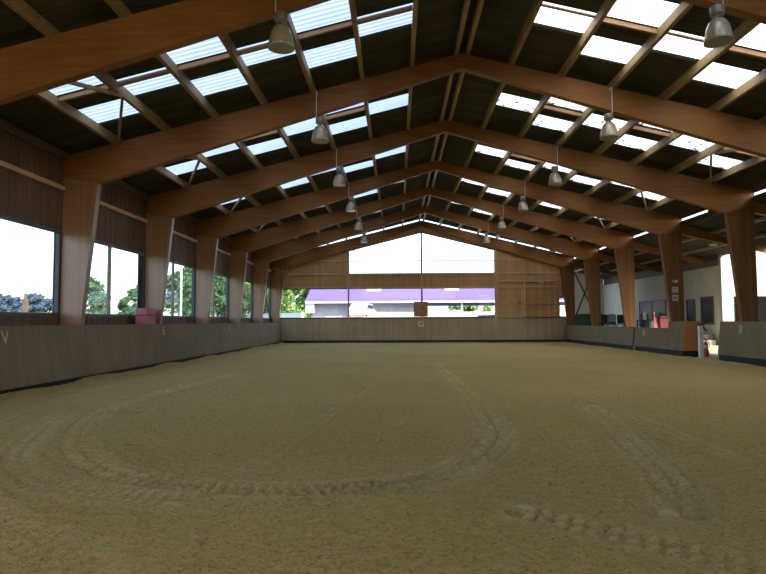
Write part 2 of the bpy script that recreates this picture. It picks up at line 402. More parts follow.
# wind braces near the eaves
for s,side in ((-1,'left'),(1,'right')):
    for bi in range(6):
        for (yy,w) in ((F[bi+1]-.1,'far'),(F[bi]+.1,'near')):
            if ('b',side,bi,w) in HIDDEN: continue
            xa,xb=s*7.74,s*9.0; za=8.40-.25*7.74; zb=8.40-.25*9.0; ym=F[bi]+2.6
            mb=MB().bar((0,0,0),(xb-xa,yy-ym,zb-za),.06,.08)
            tag(mb.build('wind_brace',M['purlin'],loc=(xa,ym,za)),f'diagonal wind brace, {side} eaves, {bayname[bi]}, {"farther" if w=="far" else "nearer"} arm of its V','roof timber','diagonal wind braces near the eaves')

# ------------------------------------------------------------------ glulam frames
frame_label=['nearest glulam portal frame, crossing the top corners of the picture','second nearest glulam portal frame, with pink box by its left column',
 'third nearest glulam portal frame','fourth nearest glulam portal frame, with notices on its right column','fifth glulam portal frame from the camera',
 'sixth glulam portal frame, one bay before the end wall','last glulam portal frame, standing against the end wall']
frame_label[1]='second nearest glulam portal frame, its ridge just above the first pair of far lamps'
frame_label[1]='second nearest glulam portal frame, crossing the whole picture below the top'
frame_label[2]='third nearest glulam portal frame, pink box beside its left column'
TH=.10
def kf(z): return 9.5+.4*(5.11-z)/3.69               # inner edge of the column
for k,y in enumerate(F):
    fr=empty('portal_frame',(0,y,0),frame_label[k],'timber frame','glulam portal frames')
    for s in (-1,1):
        bm=MB(); bm.prism([(s*.002,8.04),(s*9.5,5.11),(s*10.44,5.30),(s*10.44,5.84),(s*.002,8.45)],'y',-TH,TH)
        bm.build('rafter_beam',M['glulam_beam'],fr,bevel=.008)
        cm=MB(); cm.prism([(s*kf(0),-.05),(s*10.44,-.05),(s*10.44,5.295),(s*9.505,5.105)],'y',-TH+.004,TH-.004)
        cm.build('column',M['glulam_column'] if s<0 else M['glulam_column_dim'],fr,bevel=.008)
        if s>0 and k==2:
            MB().box((9.62,-TH-.022,0.05),(10.45,-TH-.002,1.55)).build
    if k==3:
        def notice(name,x,z,w,h,label,draw):
            o=MB().box((x-w/2,-TH-.012,z-h/2),(x+w/2,-TH,z+h/2)).build(name,M['sign'],fr); o['label']=label; draw(o,x,z,w,h)
        def d1(o,x,z,w,h): MB().box((x-w*.42,-TH-.016,z-h*.3),(x-w*.1,-TH-.012,z+h*.3)).build('symbol',M['ink'],o)
        def d2(o,x,z,w,h):
            for r in range(3):
                q=MB(); xx=x-w*.43; random.seed(r+2)
                while xx<x+w*.36:
                    l=random.uniform(.02,.05); q.box((xx,-TH-.016,z+h*(.24-.27*r)-.014),(min(xx+l,x+w*.43),-TH-.012,z+h*(.24-.27*r)+.014)); xx+=l+.018
                q.build('printed_line',M['ink'],o)
        def d3(o,x,z,w,h):
            q=MB(); q.box((x-w*.36,-TH-.016,z-h*.36),(x-w*.28,-TH-.012,z+h*.36)); q.box((x-w*.36,-TH-.016,z+h*.28),(x+w*.36,-TH-.012,z+h*.36)); q.box((x+w*.28,-TH-.016,z-h*.36),(x+w*.36,-TH-.012,z+h*.36))
            q.box((x-w*.1,-TH-.016,z-h*.2),(x+w*.1,-TH-.012,z+h*.15)); q.build('pictogram',M['ink'],o)
        notice('sign',10.07,3.11,.23,.12,'small white sign, topmost on this column',d1)
        notice('sign',10.07,2.75,.25,.24,'white sign with lines of dark print',d2)
        notice('sign',10.07,2.41,.26,.26,'lowest white square sign with dark pictogram',d3)
random.seed(9)

# ------------------------------------------------------------------ left wall: planks, windows
def planks(mb,axis,fixed,a0,a1,z0,z1,w=.16,gap=.012,t=.025,out=1):
    n=max(1,round((a1-a0)/w)); ww=(a1-a0)/n
    for j in range(n):
        p,q=a0+ww*j+gap/2,a0+ww*(j+1)-gap/2; tt=t*(1 if j%2 else .75)
        if axis=='y': mb.box((fixed,p,z0),(fixed+out*tt,q,z1))
        else: mb.box((p,fixed,z0),(q,fixed+out*tt,z1))
XW=-10.47; ZB,ZT=1.70,3.82
wl=MB()
wl.box((XW-.12,Y_NEAR,0-.3),(XW,Y_END,ZB-.05)); wl.box((XW-.12,Y_NEAR,ZT+.05),(XW,Y_END,6.0))
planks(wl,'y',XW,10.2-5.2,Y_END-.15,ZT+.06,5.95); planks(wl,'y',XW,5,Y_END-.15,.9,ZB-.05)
posts=[F[0]-5.2]+F
for k,y in enumerate(posts[1:]): wl.box((XW-.12,y-.13,ZB-.05),(XW,y+.15,ZT+.05))
struct(wl.build('wall_left',M['plank_left']))
rl=MB()
for k in range(len(posts)-1): rl.box((XW+.027,posts[k]+TH+.01,4.92),(XW+.11,posts[k+1]-TH-.01,5.03))
struct(rl.build('trim_2',M['rail']))
pl=MB()
for k in range(len(posts)-1): pl.box((XW+.027,posts[k]+TH+.01,5.72),(XW+.13,posts[k+1]-TH-.01,5.92))
struct(pl.build('trim_3',M['dark_timber']))
for k in range(6):
    a,b=F[k]+.14,F[k+1]-.12
    wn=bpy.data.objects.new(f'window_{k+1}',None); COL.objects.link(wn); wn.location=(XW+.005,(a+b)/2,ZB); struct(wn)
    L=(b-a)/2; H=ZT-ZB; q=MB()
    q.box((-.06,-L,-.05),(.02,L,.03)); q.box((-.06,-L,H-.03),(.02,L,H+.05)); q.box((-.06,-L,.03),(.02,-L+.06,H-.03)); q.box((-.06,L-.06,.03),(.02,L,H-.03))
    q.build('window_frame',M['window_frame'],wn)
    q=MB(); q.box((-.05,-.075,.03),(.0,-.03,H-.03)); q.box((-.04,.03,.03),(.01,.075,H-.03)); q.build('mullion',M['mullion'],wn)
    q=MB(); q.box((-.055,L-(.40 if k==1 else .2),.03),(-.025,L-(.07 if k==1 else .155),H-.03)); q.build('sash_stile',M['window_frame'],wn)
    for (p0,p1,x) in ((-L+.06,-.03,-.035),(.03,L-.06,-.02)):
        MB().add([(x,p0,.03),(x,p1,.03),(x,p1,H-.03),(x,p0,H-.03)],[(0,1,2,3)]).build('pane',M['glass'],wn,fix=False)
# cross bracing in the last bay, both sides
for s,side in ((-1,'left'),(1,'right')):
    x=s*10.30; y0,y1=F[5]+.12,F[6]-.12
    o=empty('cross_brace',(x,(y0+y1)/2,1.45),f'crossed timber braces between the last two {side} columns','brace','crossed timber braces at the far end')
    hy=(y1-y0)/2
    MB().bar((0,-hy,.1),(0,hy,3.6),.05,.12).build('diagonal',M['dark_timber'],o)
    MB().bar((s*.07,-hy,3.6),(s*.07,hy,.1),.05,.12).build('diagonal',M['dark_timber'],o)

# ------------------------------------------------------------------ end wall
YE=Y_END
we=MB()
def gable(x): return 8.40-.25*abs(x)
def strip(x0,x1,z0,z1f,w=.14):
    n=max(1,round((x1-x0)/w)); ww=(x1-x0)/n
    for j in range(n):
        p,q=x0+ww*j+.005,x0+ww*(j+1)-.005; tt=.03*(1 if j%2 else .7)
        za=z1f(p) if callable(z1f) else z1f; zb=z1f(q) if callable(z1f) else z1f
        we.prism([(p,z0),(q,z0),(q,zb),(p,za)],'y',YE-tt,YE)
    xs_=[x0+(x1-x0)*t/8 for t in range(9)]
    we.prism([(x0,z0),(x1,z0)]+[(x,z1f(x) if callable(z1f) else z1f) for x in xs_[::-1]],'y',YE,YE+.1)
GL=5.08
strip(-10.45,-GL,3.78,gable); strip(GL,9.45,1.72,gable); strip(9.45,10.45,3.05,gable)
strip(10.1,10.45,1.72,3.05)
we2=we
strip(-GL,GL,3.78,4.70)
# closing board under the gable glass edge up to the roof
we.prism([(-GL,6.42),(0,7.69),(GL,6.42),(GL,gable(GL)),(0,8.40),(-GL,gable(GL))],'y',YE,YE+.1)
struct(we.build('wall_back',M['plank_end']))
wb=MB(); n=145
for j in range(n):
    p=-10.3+20.6*j/n; wb.box((p+.004,YE-(.03 if j%2 else .02),.12),(p+20.6/n-.004,YE,1.66))
wb.box((-10.45,YE,-.1),(10.45,YE+.1,1.68)); struct(wb.build('wall_back_base',M['plank_base']))
tb=MB(); tb.box((-9.9,YE-.05,-.05),(9.9,YE-.031,.17)); struct(tb.build('baseboard_back',M['black']))
sl=MB(); sl.box((-10.3,YE-.07,1.66),(10.3,YE+.1,1.72)); struct(sl.build('trim_4',M['dark_timber']))
rails=MB()
for z in (4.76,5.68): rails.box((-9.3,YE-.10,z-.045),(-GL-.1,YE-.035,z+.045)); rails.box((GL+.1,YE-.10,z-.045),(9.4,YE-.035,z+.045))
rails.box((-9.3,YE-.08,3.78),(-GL-.1,YE-.035,3.86))
rails.box((-GL-.1,YE-.13,4.68),(GL+.1,YE+.1,4.78)); rails.box((-GL-.1,YE-.10,3.74),(GL+.1,YE+.1,3.84))
rails.box((GL+.1,YE-.12,4.16),(9.45,YE-.035,4.24))
struct(rails.build('trim_5',M['rail']))
# end windows
def endwin(name,outline,bars_,mull):
    w=bpy.data.objects.new(name,None); COL.objects.link(w); w.location=(0,YE+.05,0); struct(w)
    n=len(outline); q=MB()
    for a,b in zip(outline,outline[1:]+outline[:1]): q.bar((a[0],0,a[1]),(b[0],0,b[1]),.09,.07,up=(0,1,0))
    q.build('window_frame',M['window_frame'],w)
    q=MB()
    for a,b,t in bars_: q.bar((a[0],0,a[1]),(b[0],0,b[1]),t,t,up=(0,1,0))
    q.build('glazing_bar',M['window_frame'],w)
    MB().add([(a[0],.02,a[1]) for a in outline],[tuple(range(n))]).build('pane',M['glass'],w,fix=False)
    return w
endwin('window_7',[(-GL,4.78),(GL,4.78),(GL,6.40),(0,7.67),(-GL,6.40)],[((0,4.78),(0,7.67),.11),((-GL,5.67),(GL,5.67),.05),((-GL+.0,6.42),(GL,6.42),.035)],0)
endwin('window_8',[(-9.9,1.72),(-GL,1.72),(-GL,3.76),(-9.9,3.76)],[],0)
endwin('window_9',[(-GL,1.72),(0,1.72),(0,3.76),(-GL,3.76)],[],0)
endwin('window_10',[(0,1.72),(GL,1.72),(GL,3.76),(0,3.76)],[],0)
endwin('window_11',[(9.45,1.72),(10.1,1.72),(10.1,3.05),(9.45,3.05)],[],0)
posts_=MB()
for x,z0,z1,t in ((-GL,1.45,6.4,.13),(GL,1.45,6.4,.14),(0,1.2,4.7,.13)): posts_.box((x-t/2,YE-.14,z0),(x+t/2,YE-.036,z1))
struct(posts_.build('trim_6',M['rail']))
# sliding door on the right part of the end wall
d=bpy.data.objects.new('door_1',None); COL.objects.link(d); d.location=(6.1,YE-.04,1.7); struct(d)
q=MB(); q.box((-.9,-.07,.0),(.85,-.01,.09)); q.box((-.9,-.07,2.06),(.85,-.01,2.15)); q.box((-.9,-.07,.09),(-.82,-.01,2.06)); q.box((.76,-.07,.09),(.85,-.01,2.06)); q.build('door_frame',M['rail'],d)
q=MB(); q.box((-.82,-.06,1.0),(.76,-.012,1.08)); q.build('mid_rail',M['rail'],d)
q=MB(); q.box((.5,-.10,1.0),(.72,-.062,1.08)); q.build('latch',M['dark_timber'],d)
q=MB(); q.box((.9,-.10,-.0),(1.02,-.01,2.52)); q.box((1.02,-.07,.95),(3.3,-.01,1.02)); q.box((1.02,-.07,2.06),(3.3,-.01,2.14)); q.build('post',M['rail'],d)
# little white plate on the rail
t=MB(); t.box((-.17,-.02,-.035),(.17,0,.035)); tag(t.build('sign',M['sign'],loc=(8.2,YE-.121,3.93+.17)),'narrow white plate fixed on the rail above the sliding door','sign')
# brown board and letter plaque in the middle of the end wall
o=empty('notice_board',(-.07,YE-.20,1.78),'square brown board standing on the middle of the end window sill','board')
MB().box((-.50,-.03,0),(.47,.02,1.05)).build('panel',M['brown_board'],o,bevel=.01)
MB().box((-.5,-.045,.98),(.47,-.031,1.05)).build('top_rail',M['rail'],o)
MB().box((.02,-.045,.58),(.17,-.031,.66)).build('latch',M['dark_timber'],o)
o=empty('letter_plaque',(-.07,YE-.06,1.10),'small white letter plaque under the brown board on the end wall','sign')
MB().box((-.18,-.02,0),(.18,.02,.36)).build('plate',M['sign'],o)
MB().box((-.105,-.028,.07),(.105,-.021,.29)).build('inset',M['plank_end'],o)
text_mesh('C',.22,'letter',M['ink'],Matrix.Translation((0,-.034,.18))@Matrix.Rotation(PI/2,4,'X'),o)
q=MB(); q.bar((-.25,-.03,.68),(-.03,-.03,.36),.03,.03,up=(0,1,0)); q.bar((.2,-.03,.68),(.05,-.03,.36),.03,.03,up=(0,1,0)); q.build('bracket',M['rail'],o)

wf=MB(); yn=Y_NEAR
wf.prism([(-10.45,-.1),(10.45,-.1),(10.45,3.82),(-10.45,3.82)],'y',yn-.12,yn); wf.prism([(-10.45,3.8),(10.45,3.8),(10.45,gable(10.45)),(7,gable(7)),(7,4.8),(-7,4.8),(-7,gable(7)),(-10.45,gable(10.45))],'y',yn-.12,yn)
wf.box((-10.45,yn-.12,1.7),(-9.8,yn,3.8)); wf.box((9.8,yn-.12,1.7),(10.45,yn,3.8)); wf.box((-7.1,yn-.12,4.8),(-6.9,yn,gable(7))); wf.box((6.9,yn-.12,4.8),(7.1,yn,gable(7)))
struct(wf.build('wall_front',M['plank_end']))  # unseen end wall; openings cut down to dim the near floor
# ------------------------------------------------------------------ kickboards
XB,XT,ZBT=9.72,9.87,1.42
def kick_panel(s,y0,y1,mat,par,oy,zb=.12,zt=None):
    q=MB(); t=.03; zt=zt or ZBT; sx=lambda z: XB+(XT-XB)*(z-.12)/(ZBT-.12)
    q.prism([(s*sx(zb),zb),(s*sx(zt),zt),(s*(sx(zt)+t),zt),(s*(sx(zb)+t),zb)],'y',y0-oy+.003,y1-oy-.003)
    return q.build('panel',mat,par)
def kickboard(s,y0,y1,label,mat,n,zt=None,tall=0,grp='kickboards'):
    o=empty('kickboard',(0,(y0+y1)/2,0),label,'arena board',grp); oy=(y0+y1)/2
    zb=.12 if s<0 else .23
    for j in range(n): kick_panel(s,y0+tall+(y1-y0-tall)*j/n,y0+tall+(y1-y0-tall)*(j+1)/n,mat,o,oy,zb,zt)
    if tall: kick_panel(s,y0,y0+tall,mat,o,oy,zb)
    MB().box((s*(XB+(.06 if s<0 else .045)),y0-oy+.02,-.06),(s*(XB+.10),y1-oy-.02,zb+.04)).build('plinth',M['black'],o)
    return o
def on_board(s,y,z,oy):
    """matrix that lays a letter on the sloping face of a board"""
    ang=math.atan2(XT-XB,ZBT-.12); x=XB+(XT-XB)*(z-.12)/(ZBT-.12)-.006
    R=Matrix.Rotation(PI/2,4,'X'); R=Matrix.Rotation(PI/2 if s<0 else -PI/2,4,'Z')@Matrix.Rotation(-ang,4,'X')@R
    return Matrix.Translation((s*x,y-oy,z))@R
kl=kickboard(-1,Y_NEAR,Y_END-.06,'long leaning plywood kickboard below the left windows','' or M['kickboard_left'],18)
oyl=(Y_NEAR+Y_END-.06)/2
q=MB(); ps=[F[0]-5.2*2,F[0]-5.2]+F
for k in range(len(ps)-1): q.box((-9.91,ps[k]+.12-oyl,1.385),(XW+.04,ps[k+1]-.12-oyl,1.415))
q.build('ledge',M['dark_timber'],kl)
for ch,y in (('V',12.26),('E',20.72),('S',28.9)): text_mesh(ch,.40,'letter',M['letter'],on_board(-1,y,1.17,oyl),kl,f'white painted letter {ch}')
k1=kickboard(1,Y_NEAR,21.85,'leaning kickboard nearest on the right, before the gap',M['kickboard_right'],11); oy=(Y_NEAR+21.85)/2
text_mesh('B',.40,'letter',M['letter'],on_board(1,20.53,1.13,oy),k1,'white painted letter B')
k2=kickboard(1,24.55,29.5,'leaning kickboard with orange end panel, right side beyond the gap',M['kickboard_right'],2,1.13,1.4); oy=(24.55+29.5)/2
text_mesh('R',.40,'letter',M['letter'],on_board(1,28.4,.86,oy),k2,'white painted letter R')
q=MB(); q.prism([(XB+.012,.23),(XT,ZBT),(10.50,ZBT),(10.58,.23)],'y',24.52-oy,24.545-oy); e=q.build('end_panel',M['orange_ply'],k2); e['label']='orange plywood end panel'
MB().bar((XB-.014,29.56-oy,-.02),(XT-.044,29.56-oy,1.135),.16,.02,up=(1,0,0)).build('seam_shade',M['black'],k2)  # black strip laid over the joint as the gap's shade
MB().box((XB+.08,24.55-oy,-.05),(10.55,24.59-oy,.24)).build('plinth',M['black'],k2)
k3=kickboard(1,29.66,Y_END-.06,'far right leaning kickboard running to the end wall',M['kickboard_right'],4,1.15)

# ------------------------------------------------------------------ hanging lamps
def make_lamp():
    root=empty('pendant_lamp',(0,0,0),'x','lamp','hanging hall lamps')
    prof=[(.0,.30),(.07,.30),(.105,.285),(.145,.235),(.18,.15),(.203,.05),(.217,-.05),(.226,-.10),(.218,-.10),(.208,-.05),(.195,.05),(.17,.14),(.13,.22),(.09,.265),(.0,.272)]
    MB().lathe(prof,(0,0,.1)).build('reflector',M['reflector'],root,smooth=True)
    MB().lathe([(0,.0),(.206,.0),(.206,-.012),(0,-.012)],(0,0,.03)).build('glass_cover',M['lamp_glass'],root,smooth=False)
    MB().lathe([(0,.60),(.05,.60),(.10,.59),(.115,.57),(.115,.45),(.105,.435),(.07,.43),(.062,.38),(.075,.36),(.0,.36)],(0,0,.03)).build('ballast_housing',M['alu'],root,smooth=True)
    MB().box((-.015,-.13,.40),(.015,.13,.435)).tube([(0,0,.56),(0,0,.62)],.015).build('bracket',M['alu'],root)
    return root
lamp_names=['nearest','second nearest','third','fourth','fifth','farthest']
zs={-1:[6.13,6.10,6.13,6.20,6.22,6.2],1:[6.12,6.10,6.10,6.16,6.18,6.14]}
first=True
for s,side in ((-1,'left'),(1,'right')):
    for k in range(6):
        o=make_lamp()
        x=s*3.68; y=F[k]-.27; z=zs[s][k]; o.location=(x,y,z)
        o['label']=f'grey bell-shaped hall lamp hanging in the {side} row, {lamp_names[k]} of its six'
        cx=s*3.68+s*.10; ztop=8.45-.25*3.78-.1-z
        q=MB(); q.tube([(cx-x,0,.50),(cx-x,0,ztop)],.011,6); q.bar((cx-x,0,ztop),(cx-x,.17,ztop),.03,.03)
        q.tube([(cx-x,0,.50),(0,0,.50)],.01,6); q.build('suspension_cord',M['sign'],o)

# ------------------------------------------------------------------ pink box, gap items
o=empty('plastic_box',(-10.12,19.95,1.415),'pink box with dark stripe on the ledge below the left windows','box')
MB().box((-.20,-.44,0),(.20,.28,.5)).build('body',M['pinkbox'],o,bevel=.02)
MB().box((-.215,-.45,.27),(.215,.29,.33)).build('lid_rim',M['crimson'],o)
MB().box((-.19,-.43,.5),(.19,.27,.54)).build('lid',M['pinkbox'],o,bevel=.015)
o=empty('gate_post',(10.125,23.8,0),'white wooden post in the gap between the right kickboards','post')
MB().box((-.075,-.075,-.02),(.075,.075,1.24)).build('post',M['white'],o,bevel=.01)
q=MB(); q.tube([(-.1,-.02,1.26),(.02,-.02,1.31),(.1,0,1.26),(.16,.02,1.12),(.26,.03,1.05)],.03,8); q.build('rubber_strap',M['black'],o)
o=empty('fire_extinguisher',(10.66,24.5,0),'red fire extinguisher with white label standing in the right gap','fire extinguisher')
MB().lathe([(0,0),(.115,0),(.125,.02),(.125,.24),(.10,.26),(.092,.28),(.092,.50),(.085,.55),(.06,.585),(.03,.60),(0,.60)]).build('cylinder',M['red'],o,smooth=True)
MB().lathe([(.094,.31),(.096,.31),(.096,.46),(.094,.46)]).build('label_band',M['sign'],o,smooth=True)
MB().lathe([(0,.60),(.028,.60),(.028,.67),(.0,.67)]).box((-.1,-.015,.66),(.04,.015,.685)).box((-.1,-.015,.70),(.03,.015,.72)).build('valve',M['red'],o)
MB().tube([(.03,-.0,.65),(.10,-.02,.62),(.14,-.02,.5),(.135,-.02,.34)],.016,8).build('hose',M['black'],o)

# ------------------------------------------------------------------ right aisle: lean-to and clubhouse
af=MB(); af.box((9.9,Y_NEAR,-.3),(14.0,48,-.02)); struct(af.build('aisle_floor',M['concrete']))
lr=MB(); y=Y_NEAR; XE=14.15
def lz(x): return 5.58-.27*(x-10.5)
n=int((48-Y_NEAR)/WL*4); vs=[]; fs=[]
for j in range(n+1):
    yy=Y_NEAR+(48-Y_NEAR)*j/n
    for x in (10.485,XE): vs.append((x,yy,lz(x)+AMP*math.sin(2*PI*yy/WL)))
for j in range(n): fs.append((2*j,2*j+1,2*j+3,2*j+2))
lr.add(vs,fs); struct(lr.build('ceiling_aisle',M['roof'],smooth=True,fix=False))
# fascia with open slits below the main eaves
fa=MB(); y=Y_NEAR
for k in range(1,7):
    a,b=F[k]-2.25,F[k]-.05
    if k in(5,6): a=F[k]-1.6
    fa.box((10.45,y,5.46),(10.48,a,6.02)); fa.box((10.45,a,5.46),(10.48,b,5.69)); fa.box((10.45,a,5.785),(10.48,b,6.02)); y=b
fa.box((10.45,y,5.46),(10.48,Y_END+.1,6.02)); struct(fa.build('trim_7',M['dark_timber']))
ll=['fourth nearest','third nearest','nearest']
rn=['nearest','second nearest','third nearest','fourth nearest','fifth','sixth','last']
for k in range(1,7):
    o=MB(); o.prism([(0,-.45),(0,-.07),(3.55,-.07-.27*3.55),(3.55,-.3-.27*3.55)],'y',-.07,.07)
    tag(o.build('aisle_rafter',M['glulam_beam'],loc=(10.49,F[k],5.56)),f'sloping rafter over the right aisle, behind the {rn[k]} right column','roof timber','rafters over the right aisle')
for j,x in enumerate((11.7,12.9)):
    q=MB(); q.box((-.04,Y_NEAR,-.06),(.04,45.95,.06)); tag(q.build('aisle_purlin',M['purlin'],loc=(x,0,lz(x)-.005-.03-.06)),['purlin under the aisle roof, nearer the columns','purlin under the aisle roof, nearer the white clubhouse'][j],'roof timber','purlins over the right aisle')
o=MB(); o.lathe([(0,0),(.16,0),(.17,.03),(.16,.08),(0,.1)],n=20); tag(o.build('wall_lamp',M['sign'],loc=(11.66,F[3]-.24,4.62),smooth=True),'small white oval lamp on the aisle rafter right of the notices','lamp')
# clubhouse
XC=14.0
cw=MB(); cw.box((XC,29.4,-.3),(XC+.2,47.5,4.12)); 
cw.box((11.35,46.0,-.3),(14.0,46.2,5.3)); cw.box((10.3,46.0,3.7),(11.35,46.2,5.6)); struct(cw.build('wall_right',M['white_wall'])); struct(MB().box((XC-.002,29.38,-.3),(20,29.6,5.6)).build('wall_right_end',M['white_end']))  # upper piece of the closure is unseen, added to block sky light
td=MB(); td.box((11.5,45.9,.75),(13.9,45.99,1.95)); struct(td.build('trim_8',M['dark_green']))
cu=MB(); cu.box((XC+.02,29.65,4.12),(XC+.12,46.0,5.0)); struct(cu.build('wall_upper_shade',M['dark_timber']))  # dark boarding put in for the shade under the aisle roof
def cwin(name,y0,y1,z0,z1,mat='dark_pane',bars=1):
    w=bpy.data.objects.new(name,None); COL.objects.link(w); w.location=(XC,(y0+y1)/2,z0); struct(w); h=(y1-y0)/2; H=z1-z0; q=MB()
    q.box((-.04,-h,-.03),(-.005,h,.06)); q.box((-.04,-h,H-.06),(-.005,h,H)); q.box((-.04,-h,.06),(-.005,-h+.08,H-.06)); q.box((-.04,h-.08,.06),(-.005,h,H-.06)); q.build('window_frame',M['dark_timber'],w)
    MB().box((-.02,-h+.08,.06),(-.006,h-.08,H-.06)).build('pane',M[mat],w)
    if bars: MB().box((-.036,-.03,.06),(-.022,.03,H-.06)).build('glazing_bar',M['dark_timber'],w)
    return w
cwin('window_12',30.15,31.4,1.26,2.65,bars=0); cwin('window_13',35.4,39.3,.8,2.66)
cwin('door_2',32.0,32.95,.76,2.56,bars=0)
# door in the bright cross wall
d=bpy.data.objects.new('door_3',None); COL.objects.link(d); d.location=(15.2,29.4,0); struct(d)
q=MB(); q.box((-.73,-.018,0),(-.70,-.001,2.78)); q.box((.9,-.018,0),(.93,-.001,2.78)); q.box((-.7,-.018,2.75),(.9,-.001,2.78)); q.build('door_frame',M['grey'],d)
q=MB(); q.box((-.7,-.015,0.02),(.9,-.002,2.75)); q.build('door_leaf',M['white'],d)
ow=MB(); ow.box((14.1,Y_NEAR,-.3),(14.2,25.3,4.75)); struct(ow.build('unseen_wall_right',M['dark_timber']))  # unseen outer wall, added to keep daylight out of the aisle
# terrace and steps
te=MB(); te.box((11.0,30.2,-.02),(13.98,45.98,.75)); struct(te.build('terrace_floor',M['concrete']))
o=MB(); o.box((0,0,0),(.9,.45,.50)); o.box((0,-.35,0),(.9,0,.25)); tag(o.build('steps',M['concrete'],loc=(12.9,29.72,-.02)),'pale concrete steps up to the terrace beside the clubhouse wall','steps')
# grey partition behind the near right column
o=empty('partition',(11.15,21.6,0),'grey board partition standing behind the near right column','partition')
MB().box((-.90,-.03,.1),(1.5,.03,2.3)).build('panel',M['grey'],o)
MB().box((-.86,.035,-.02),(-.78,.10,2.25)).build('post',M['dark_timber'],o); MB().box((1.38,.035,-.02),(1.46,.10,2.25)).build('post',M['dark_timber'],o)
# wall lamp by notices
o=MB(); o.lathe([(0,0),(.07,.02),(.09,.09),(.06,.16),(0,.18)],n=16); tag(o.build('wall_lamp',M['sign'],loc=(13.89,33.4,2.75),smooth=True),'small pale lamp on the white clubhouse wall beside the notices','lamp')
# terrace furniture
def chair(x,y,rz,label,mat='dark_grey'):
    r=empty('terrace_chair',(x,y,.75),label,'chair','dark chairs on the terrace',rz)
    MB().box((-.22,-.22,.43),(.22,.22,.48)).build('seat',M[mat],r,bevel=.01)
    q=MB(); q.prism([(.20,.50),(.24,.50),(.30,1.02),(.26,1.02)],'y',-.21,.21) if False else q.box((-.24,.19,.50),(.24,.23,1.08)); q.build('backrest',M[mat],r,bevel=.01)
    for a in (-1,1):
        MB().box((a*.2-.02,-.22,0),(a*.2+.02,-.18,.43)).build('leg',M['black'],r); MB().box((a*.2-.02,.185,0),(a*.2+.02,.225,.55)).build('leg',M['black'],r)
        MB().box((a*.22-.02,-.2,.64),(a*.22+.02,.19,.67)).build('armrest',M['black'],r)
    return r
chair(11.72,39.6,3.3,'dark armchair at the left of the row on the terrace, beside the white cloth')
chair(12.22,39.5,3.1,'dark armchair on the terrace carrying the white cloth')
chair(12.80,39.5,3.0,'dark armchair on the terrace, right of the white cloth')
chair(12.65,35.6,3.4,'dark armchair before the large dark window, left of the lantern')
def drape(name,mat,loc,label,cat,w=.42,h1=.62,h2=.4,taper=1.0):
    q=MB(); n=12; prof=[(.06,-h1)]+[(.055,-h1*(1-t/5)) for t in range(1,5)]+[(.05,-.03),(.0,.02),(-.05,-.03)]+[(-.055,-h2*t/4) for t in range(1,5)]
    vs=[];fs=[]
    for i in range(n+1):
        u=(i/n-.5)
        for j,(b,z) in enumerate(prof):
            ww=w*(1+(taper-1)*(1-abs(z)/max(h1,h2)))
            vs.append((u*ww,b+.02*math.sin(i*2.1)*abs(z)*1.5,z+.015*math.sin(i*1.3)))
    m_=len(prof)
    for i in range(n):
        for j in range(m_-1): fs.append((i*m_+j,i*m_+j+1,(i+1)*m_+j+1,(i+1)*m_+j))
    q.add(vs,fs); o=q.build(name,mat,loc=loc,smooth=True,fix=False); md=o.modifiers.new('s','SOLIDIFY'); md.thickness=.012
    o.rotation_euler=(0,0,.08); return tag(o,label,cat)
drape('white_cloth',M['white_cloth'],(12.2,39.28,1.86),'white cloth hung over the back of a dark terrace chair','cloth',.40,.66,.5)
# low table with white lantern added for a lamp reflection in the window, bin
o=empty('terrace_table',(12.15,33.7,.75),'dark terrace table in front of the large clubhouse window','table')
MB().box((-.4,-.5,.70),(.4,.5,.74)).build('tabletop',M['dark_grey'],o)
for a in (-1,1):
    for b in (-1,1): MB().box((a*.35-.025,b*.45-.025,0),(a*.35+.025,b*.45+.025,.70)).build('leg',M['black'],o)
o=empty('reflection_lantern',(11.9,33.4,1.49),'small white lantern standing for a lamp reflection, on the dark terrace table','lantern')
MB().lathe([(0,0),(.09,0),(.10,.03),(.09,.28),(.05,.36),(0,.37)],n=16).build('shade',M['sign'],o,smooth=True)
MB().tube([(0,0,.37),(0,0,.50)],.012,8).build('handle',M['sign'],o)
o=empty('bin',(11.30,31.3,.75),'dark green tub on the terrace left of the pink box','tub')
MB().lathe([(0,0),(.17,0),(.23,.62),(.245,.62),(.245,.66),(.22,.66),(.16,.03),(0,.03)],n=20).build('body',M['bin_green'],o,smooth=False)
# pink jacket and crate
o=empty('folded_parasol',(11.62,31.5,.75),'pink folded parasol standing upright behind the right kickboard','parasol')
MB().lathe([(.0,.02),(.20,.05),(.215,.30),(.16,.62),(.10,.85),(.07,.93),(.03,1.0),(0,1.0)],n=9).build('canopy',M['pink'],o,smooth=False)
MB().tube([(0,0,0),(0,0,1.13)],.03,8).build('pole',M['sign'],o)
o=empty('storage_crate',(12.02,31.45,.75),'pink crate with crimson rim beside the folded parasol','crate')
MB().box((-.21,-.25,0),(.21,.25,.76)).build('body',M['pink'],o,bevel=.02)
MB().box((-.22,-.26,.76),(.22,.26,.83)).build('rim',M['crimson'],o); 
o=tag(MB().box((-.20,-.16,0),(.20,.16,.10)).build('cushion',M['pink'],loc=(12.05,31.45,1.58),bevel=.05),'pink cushion lying on the pink crate','cushion')
o=empty('potted_plant',(12.22,32.2,.75),'potted green plant on a tall stand behind the pink crate','plant')
MB().lathe([(0,0),(.16,0),(.16,.03),(.03,.05),(.03,.72),(.14,.75),(.18,.95),(.15,.95),(0,.93)],n=16).build('pot',M['dark_grey'],o)
q=MB()
